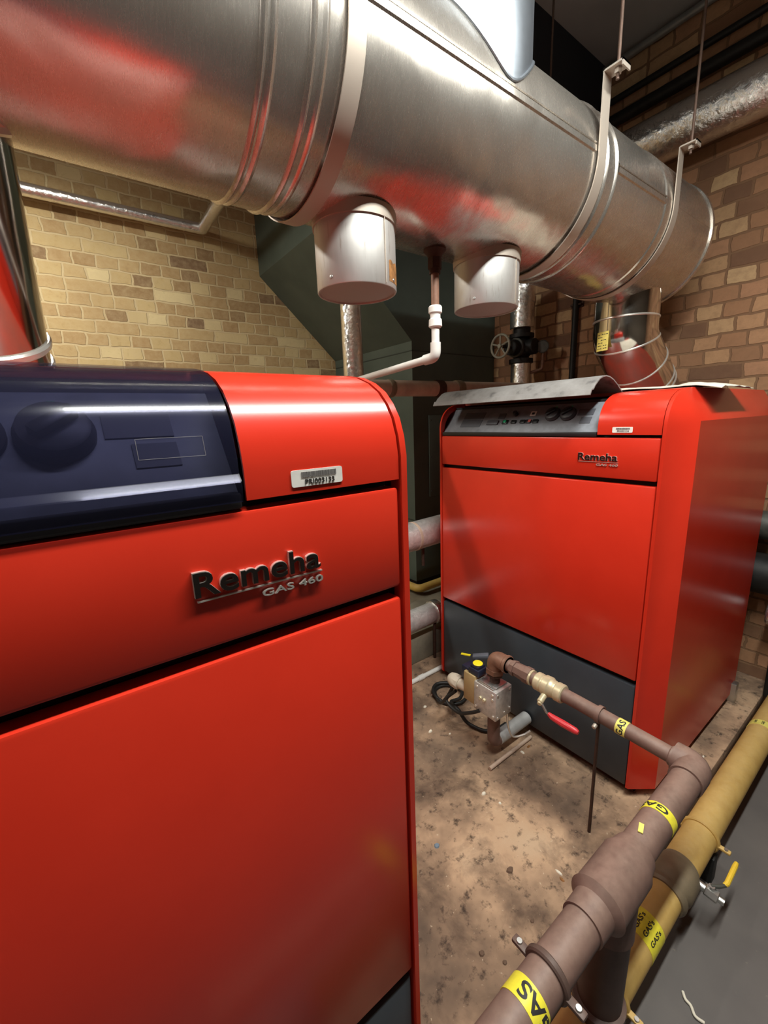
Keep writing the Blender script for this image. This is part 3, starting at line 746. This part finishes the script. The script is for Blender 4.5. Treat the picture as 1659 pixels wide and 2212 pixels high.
part('clamp', MB().lathe((BX, .552, .4655), (0, -1, 0), [(0, .0242), (0, .0285), (.014, .0285), (.014, .0242)], 28, closed=True), 'brown_pipe_paint', v)
part('clamp_screw', MB().cyl((BX-.022, .545, .440), (BX-.037, .545, .434), .007, 12, .002), 'strap_steel', v)
# yellow GAS tape wrapped on a pipe
def tape(c, d, r, w, mat, label, words, th, a0, top, name='gas_tape'):
    """c centre, d axis; words: list of (start angle, axial offset); top: +1 letters' tops along d."""
    d = Vector(d).normalized(); a = Vector((0, 0, 1)); side = d.cross(a).normalized(); up = side.cross(d)
    c = Vector(c); t = thing(name, label, 'tape', c-up*r)
    part('tape_band', MB().lathe(c-d*w/2, d, [(0, r*.99), (0, r+.0010), (w, r+.0010), (w, r*.99)], 40, closed=True), mat, t)
    mb = MB()
    for (st, body, run, ht, mode) in words:
        R = r+.0011
        if mode == 'round':
            fm = lambda u, v, w_, st=st: c + d*(top*(v-ht/2)) + (side*math.cos(st-top*u/R)+up*math.sin(st-top*u/R))*(R+w_)
        else:
            fm = lambda u, v, w_, st=st: c + d*(u-run/2) + (side*math.cos(st+v/R)+up*math.sin(st+v/R))*(R+w_)
        q = lettering(body, run, ht, fm, .0004, .02, 6)
        me = bpy.data.meshes.new('tmp'); q.bm.to_mesh(me); q.bm.free(); mb.bm.from_mesh(me); bpy.data.meshes.remove(me)
    part('lettering', mb, 'ink', t, label='black printed lettering')
    return t
tape((BX, .474, .4614), (0, -1, -.0317), br_r, .030, 'tape_pale', 'yellow GAS tape round the thin gas pipe beside the red boiler', [(math.radians(-28), 'GAS', .050, .019, 'round')], 0, 0, -1)

t = thing('gas_main_pipe', 'thick reddish brown gas pipe with a tee, running past the right boiler', 'pipe', (.7, MY, MZ-mn_r))
part('pipe_run', MB().cyl((.05, MY, .440), (1.18, MY, MZ), mn_r, 32), 'brown_pipe_paint', t)
part('corner_fitting', MB().tube(bend([(1.16, MY, MZ), (MX, MY, MZ), (MX, MY+.05, MZ)], .03, 6), [.041]*3+[.041]*6+[.034], 28), 'brown_pipe_paint', t)
part('tee_fitting', MB().lathe((.645, MY, .449), (1, 0, 0), [(0, mn_r), (.0, .040), (.045, .041), (.055, .052), (.058, .055), (.064, .052), (.185, .052), (.200, .046), (.225, .042), (.228, mn_r)], 32, closed=True).cyl((.765, MY, .44), (.765, MY, .34), .050, 28), 'brown_pipe_paint', t)
part('drop_pipe', MB().cyl((.765, MY, .36), (.765, MY+.004, .085), .046, 28), 'dark_brown_paint', t, label='dark brown drop pipe')
part('drop_collar', MB().lathe((.765, MY+.004, .125), (0, 0, -1), [(0, .046), (.004, .056), (.022, .056), (.026, .050), (.05, .053), (.10, .053), (.10, .044)], 28, closed=True), 'dark_brown_paint', t, label='dark brown collar')
part('paint_chip_spot', MB().obox((.902, MY+.004, .4905), (1, .3, 0), (-.3, 1, 0), (0, 0, 1), .013, .005, .0012), 'tape_pale', t)
tape((.992, MY, .4533), (1, 0, .0142), mn_r, .026, 'tape_yellow', 'yellow GAS tape on the thick brown pipe near the corner of the right boiler', [(math.radians(60), 'GAS', .070, .018, 'round')], 0, 0, -1)
tape((.462, MY, .4458), (1, 0, .0142), mn_r, .036, 'tape_yellow', 'yellow GAS tape on the thick brown pipe at the bottom edge of the photo', [(math.radians(-14), 'GAS', .078, .026, 'round')], 0, 0, -1)
def saddle(x, y, z, r, mat, label, floor, tilt=0):
    t = thing('pipe_clip', label, 'clip', (x, y, floor), 0)
    part('clip_band', MB().lathe((x-.007, y, z), (1, 0, 0), [(0, r), (0, r+.004), (.003, r+.007), (.011, r+.007), (.014, r+.004), (.014, r)], 36, closed=True), mat, t)
    for s in (-1, 1):
        yy = y+s*(r+.018)
        e = part('clip_ear', MB().box(x-.008, x+.008, yy-.017, yy+.017, z-.006, z+.003, .003), mat, t)
        part('screw', MB().lathe((x, yy+s*.004, z+.003), (0, 0, 1), [(0, 0), (0, .006), (.003, .005), (.003, 0)], 12), 'galvanised', e)
    return t
saddle(.528, MY, .4475, mn_r, 'dark_brown_paint', 'dark clip round the thick brown gas pipe near the bottom edge', .40)

YY, YZ, YR = .300, .045, .047
t = thing('gas_supply_pipe', 'fat yellow gas pipe lying along the grey floor at the right', 'pipe', (1.6, YY, YZ-YR))
part('pipe_run', MB().cyl((.30, YY, YZ), (2.74, YY, YZ), YR, 36), 'yellow_pipe_paint', t)
part('coupling', MB().lathe((1.165, YY, YZ), (1, 0, 0), [(0, YR), (.0, .052), (.008, .058), (.018, .058), (.024, .052), (.032, .053), (.042, .060), (.105, .060), (.116, .054), (.130, .050), (.132, YR)], 36, closed=True), 'grey_fitting', t, label='grubby grey brown coupling')
tape((2.19, YY, YZ), (1, 0, 0), YR, .040, 'tape_pale', 'pale yellow tape on the far end of the fat yellow pipe', [(math.radians(a), 'GAS', .026, .010, 'along') for a in (55, 85, 115)], 0, 0, 1)
tape((1.015, YY, YZ), (1, 0, 0), YR, .075, 'tape_yellow', 'bright yellow tape with rows of GAS on the fat yellow pipe below the coupling', [(math.radians(a), "GAS's", .052, .012, 'along') for a in (32, 60, 88, 116)], 0, 0, 1)
saddle(1.462, YY, YZ, YR, 'yellow_pipe_paint', 'tan clip round the fat yellow pipe above the grey coupling', YZ-YR)
saddle(.835, YY, YZ, YR, 'yellow_pipe_paint', 'tan clip round the fat yellow pipe at the bottom edge', YZ-YR)
for x in (.52, 1.462, 2.35):
    solo('pipe_bearer', MB().box(x-.02, x+.02, YY-.05, YY+.05, FZ, YZ-YR+.001, .003), 'iron_black', {.52: 'dark block under the yellow pipe nearest the camera', 1.462: 'dark block under the yellow pipe beneath the tan clip', 2.35: 'dark block under the yellow pipe furthest back'}[x], 'support', (x, YY, FZ))
v = thing('test_valve', 'small valve with yellow lever on the camera side of the fat yellow pipe', 'valve', (1.29, .22, 0))
part('valve_body', MB().cyl((1.285, YY-.044, .042), (1.288, YY-.085, .038), .012, 16, .002).cyl((1.287, YY-.066, .040), (1.289, YY-.098, .036), .017, 6, .002).cyl((1.289, YY-.097, .036), (1.290, YY-.112, .035), .010, 12), 'galvanised', v)
part('stem', MB().cyl((1.288, YY-.08, .038), (1.288, YY-.08, .064), .008, 10), 'galvanised', v)
part('lever_arm', MB().tube([(1.288, YY-.078, .062), (1.305, YY-.092, .060), (1.325, YY-.102, .058)], .0055, 8), 'iron_grey', v)
part('lever_grip', MB().tube([(1.322, YY-.100, .058), (1.332, YY-.104, .060), (1.405, YY-.104, .066), (1.418, YY-.104, .067)], [.0055, .007, .007, .0055], 10), 'yellow_lever', v)

# ------------------------------------------------------------------ gas control valve
t = thing('gas_control_valve', 'grey alloy gas control block hanging from the brown elbow by the right boiler', 'valve', (BX, .965, .06))
part('block', MB().box(1.18, 1.28, .918, 1.032, .222, .352, .004), 'alloy', t)
part('top_flange', MB().box(1.195, 1.268, .930, 1.005, .350, .362, .004).box(1.184, 1.205, .935, 1.02, .350, .358, .002), 'galvanised', t)
part('name_plate', MB().box(1.186, 1.214, .950, 1.012, .356, .364, .002), 'galvanised', t)
sc = []
for (y, z) in ((.935, .335), (1.015, .335), (.935, .315), (1.02, .24), (.93, .24)): sc.append(((1.18, y, z), (-1, 0, 0)))
for (x, z) in ((1.192, .338), (1.268, .338), (1.192, .236), (1.268, .25), (1.235, .243)): sc.append(((x, .918, z), (0, -1, 0)))
for p, d in sc: part('screw', MB().lathe(p, d, [(0, 0), (0, .0055), (.003, .005), (.003, 0)], 12), 'chrome', t)
for y in (.995, .975): part('test_nipple', MB().lathe((1.18, y, .293), (-1, 0, 0), [(0, 0), (0, .0075), (.008, .006), (.008, .003), (.004, 0)], 14), 'brass_fitting', t)
part('actuator', MB().box(1.186, 1.25, 1.032, 1.096, .232, .364, .004), 'tan_plastic', t, label='tan actuator box')
c = part('regulator', MB().box(1.192, 1.248, 1.020, 1.075, .362, .392, .004).box(1.198, 1.242, 1.026, 1.068, .392, .405, .003), 'blue_black', t, label='blue black regulator cap')
part('regulator_disc', MB().cyl((1.22, 1.047, .405), (1.22, 1.047, .411), .021, 28, .002), 'yellow_disc', c, label='yellow disc')
part('terminal_box', MB().box(1.20, 1.255, 1.083, 1.120, .315, .375, .003), 'blue_black', t)
part('plug', MB().cyl((1.212, 1.09, .272), (1.206, 1.140, .272), .024, 20).lathe((1.206, 1.136, .272), (-.12, 1, .1), [(0, 0), (0, .030), (.004, .033), (.034, .031), (.052, .024), (.060, .014), (.064, 0)], 10), 'cream_plastic', t, label='cream cable plug')
part('lever', MB().obox((1.30, 1.10, .385), (.6, -.8, .2), (.8, .6, 0), (-.1, .1, 1), .035, .014, .008, .003).cyl((1.28, 1.11, .33), (1.285, 1.11, .38), .008, 10), 'grey_handle', t)
part('warning_flag', MB().obox((1.275, 1.165, .372), (.4, -1, .1), (1, .4, 0), (0, 0, 1), .022, .006, .002), 'yellow_disc', t)
part('outlet_pipe', MB().tube(bend([(BX, .965, .225), (BX, .965, .075), (1.29, .965, .075)], .035, 8), .026, 24), 'brown_pipe_paint', t)
part('silver_pipe', MB().cyl((1.255, .965, .075), (1.462, .965, .075), .0275, 24, .003), 'silver_paint', t, label='silver pipe into the boiler')
part('impulse_tube', MB().tube(smooth_path([(1.262, .925, .225), (1.266, .922, .17), (1.275, .915, .125), (1.29, .905, .105), (1.325, .885, .110), (1.35, .87, .125)], 6), .0042, 10), 'chrome', t)
cab = smooth_path([(1.215, 1.185, .225), (1.23, 1.24, .13), (1.27, 1.33, .03), (1.33, 1.43, .012), (1.40, 1.435, .012), (1.44, 1.37, .012), (1.43, 1.30, .013), (1.36, 1.28, .013), (1.30, 1.33, .014), (1.30, 1.41, .026), (1.36, 1.45, .028), (1.42, 1.41, .028), (1.425, 1.33, .028), (1.37, 1.29, .03), (1.31, 1.29, .04), (1.28, 1.25, .06), (1.25, 1.21, .09), (1.245, 1.175, .085), (1.27, 1.155, .03), (1.29, 1.12, .012), (1.31, 1.075, .011), (1.36, 1.05, .011), (1.42, 1.045, .011)], 8)
solo('cable', MB().tube(cab, .0085, 12), 'rubber', 'coiled black cable on the floor by the gas control block', 'cable', (1.36, 1.36, 0))
cab2 = smooth_path([(1.20, 1.155, .225), (1.185, 1.20, .16), (1.175, 1.12, .15), (1.172, 1.05, .19), (1.178, 1.0, .228)], 6)
solo('cable', MB().tube(cab2, .0075, 12), 'rubber', 'short black lead running up to the alloy gas block', 'cable', (1.20, 1.155, .2))

# thin rod lying by the boiler and loose paper on its top
solo('floor_rod', MB().cyl((1.16, .925, .010), (1.44, .925, .010), .008, 12), 'beige_lagging', 'thin dusty rod on the floor beside the silver pipe', 'rod', (1.30, .925, 0))
mb = MB(); NX, NY = 12, 14; vs = []
for i in range(NX+1):
    for j in range(NY+1):
        x = 1.645+.34*i/NX; y = .452+.48*j/NY
        h = .004*math.sin(i*.9)*math.sin(j*.8+1)+.003*math.sin(i*2.1+j)
        ey = max(0, (.545-y)/.09); ex = max(0, (1.69-x)/.05)
        z = TOPZ+.011+h*.7-.014*ey**1.3-.006*ex + (.006 if i in (5, 6) and j < 5 else 0)
        vs.append([(x, y, z), (x, y, z+.002)])
W_ = NY+1
idx = lambda i, j, k: (i*W_+j)*2+k
F = []
for i in range(NX):
    for j in range(NY):
        F.append((idx(i, j, 0), idx(i, j+1, 0), idx(i+1, j+1, 0), idx(i+1, j, 0))); F.append((idx(i, j, 1), idx(i+1, j, 1), idx(i+1, j+1, 1), idx(i, j+1, 1)))
for i in range(NX):
    for j in (0, NY): F.append((idx(i, j, 0), idx(i+1, j, 0), idx(i+1, j, 1), idx(i, j, 1)))
for j in range(NY):
    for i in (0, NX): F.append((idx(i, j, 0), idx(i, j+1, 0), idx(i, j+1, 1), idx(i, j, 1)))
mb.faces([p for q in vs for p in q], F)
solo('paper_sheet', mb, 'paper', 'crumpled pale sheet lying on top of the right boiler, hanging over its edge', 'sheet', (1.9, .7, TOPZ))

# crumbs of paint and grit on the dirty concrete
def crumb_mesh(seed, a, b, h):
    r = random.Random(seed); mb = MB(); n = 7
    bot = [mb.bm.verts.new((a*math.cos(2*PI*k/n)*r.uniform(.7, 1.1), b*math.sin(2*PI*k/n)*r.uniform(.7, 1.1), 0)) for k in range(n)]
    top = [mb.bm.verts.new((v.co.x*.75, v.co.y*.75, h*r.uniform(.6, 1.1))) for v in bot]
    for k in range(n): mb.bm.faces.new((bot[k], bot[(k+1) % n], top[(k+1) % n], top[k]))
    mb.bm.faces.new(bot[::-1]); mb.bm.faces.new(top); return mb
CRUMBS = [
 (1.215, 1.382, .012, .008, 'paint_flake', 'white flake on the floor just left of the coiled cable'),
 (1.312, 1.428, .014, .007, 'paint_flake', 'white flake nearest the thin white floor pipe'),
 (1.121, 1.240, .013, .009, 'paint_flake', 'white flake in front of the cable coil'),
 (1.181, 1.173, .007, .005, 'paint_flake', 'tiny pale flake between the cable coil and its trailing loop'),
 (1.345, .901, .006, .014, 'paint_flake', 'bright white flake near the shadow under the right boiler'),
 (1.393, .903, .014, .006, 'rust_patch', 'tan chip at the edge of the shadow under the right boiler'),
 (1.057, .869, .012, .008, 'paint_flake', 'white flake in the middle of the open floor between the boilers'),
 (1.073, .805, .006, .007, 'paint_flake', 'small white speck on the dark stain in the open floor'),
 (.776, .834, .012, .010, 'blue_flake', 'bluish grey chip on the floor near the left boiler'),
 (.906, .634, .014, .010, 'brown_flake', 'dark brown clod in the middle of the dirty floor'),
 (1.022, .534, .005, .014, 'paint_flake', 'long pale flake left of the thick brown pipe tee'),
 (1.010, .518, .005, .010, 'rust_patch', 'rusty sliver below the long pale flake'),
 (.842, .509, .008, .006, 'brown_flake', 'dark crumb left of the thick brown tee fitting'),
 (.703, .498, .008, .006, 'brown_flake', 'dark crumb near the bottom beside the thick brown pipe'),
 (.670, .548, .011, .008, 'brown_flake', 'dark clod low in the photo beside the left boiler'),
 (1.185, .848, .010, .007, 'brown_flake', 'dark clod on the stained floor under the silver pipe'),
 (1.902, .420, .016, .005, 'paint_flake', 'white splinter on the concrete edge beside the right boiler'),
]
for i, (x, y, a, b, mat, lab) in enumerate(CRUMBS):
    mb = crumb_mesh(i+11, a, b, min(a, b)*.55)
    o = part('floor_flake', mb, mat, None, local=True); o.location = (x, y, 0); tag(o, lab, 'debris', 'flakes and crumbs on the dirty floor')
mb = MB().tube(smooth_path([(1.075, .205, FZ+.004), (1.062, .195, FZ+.006), (1.06, .182, FZ+.004), (1.045, .168, FZ+.006), (1.05, .15, FZ+.004)], 5), .0035, 8)
solo('cable_tie', mb, 'paint_flake', 'pale twisted scrap on the grey floor at the bottom right', 'debris', (1.06, .18, FZ))
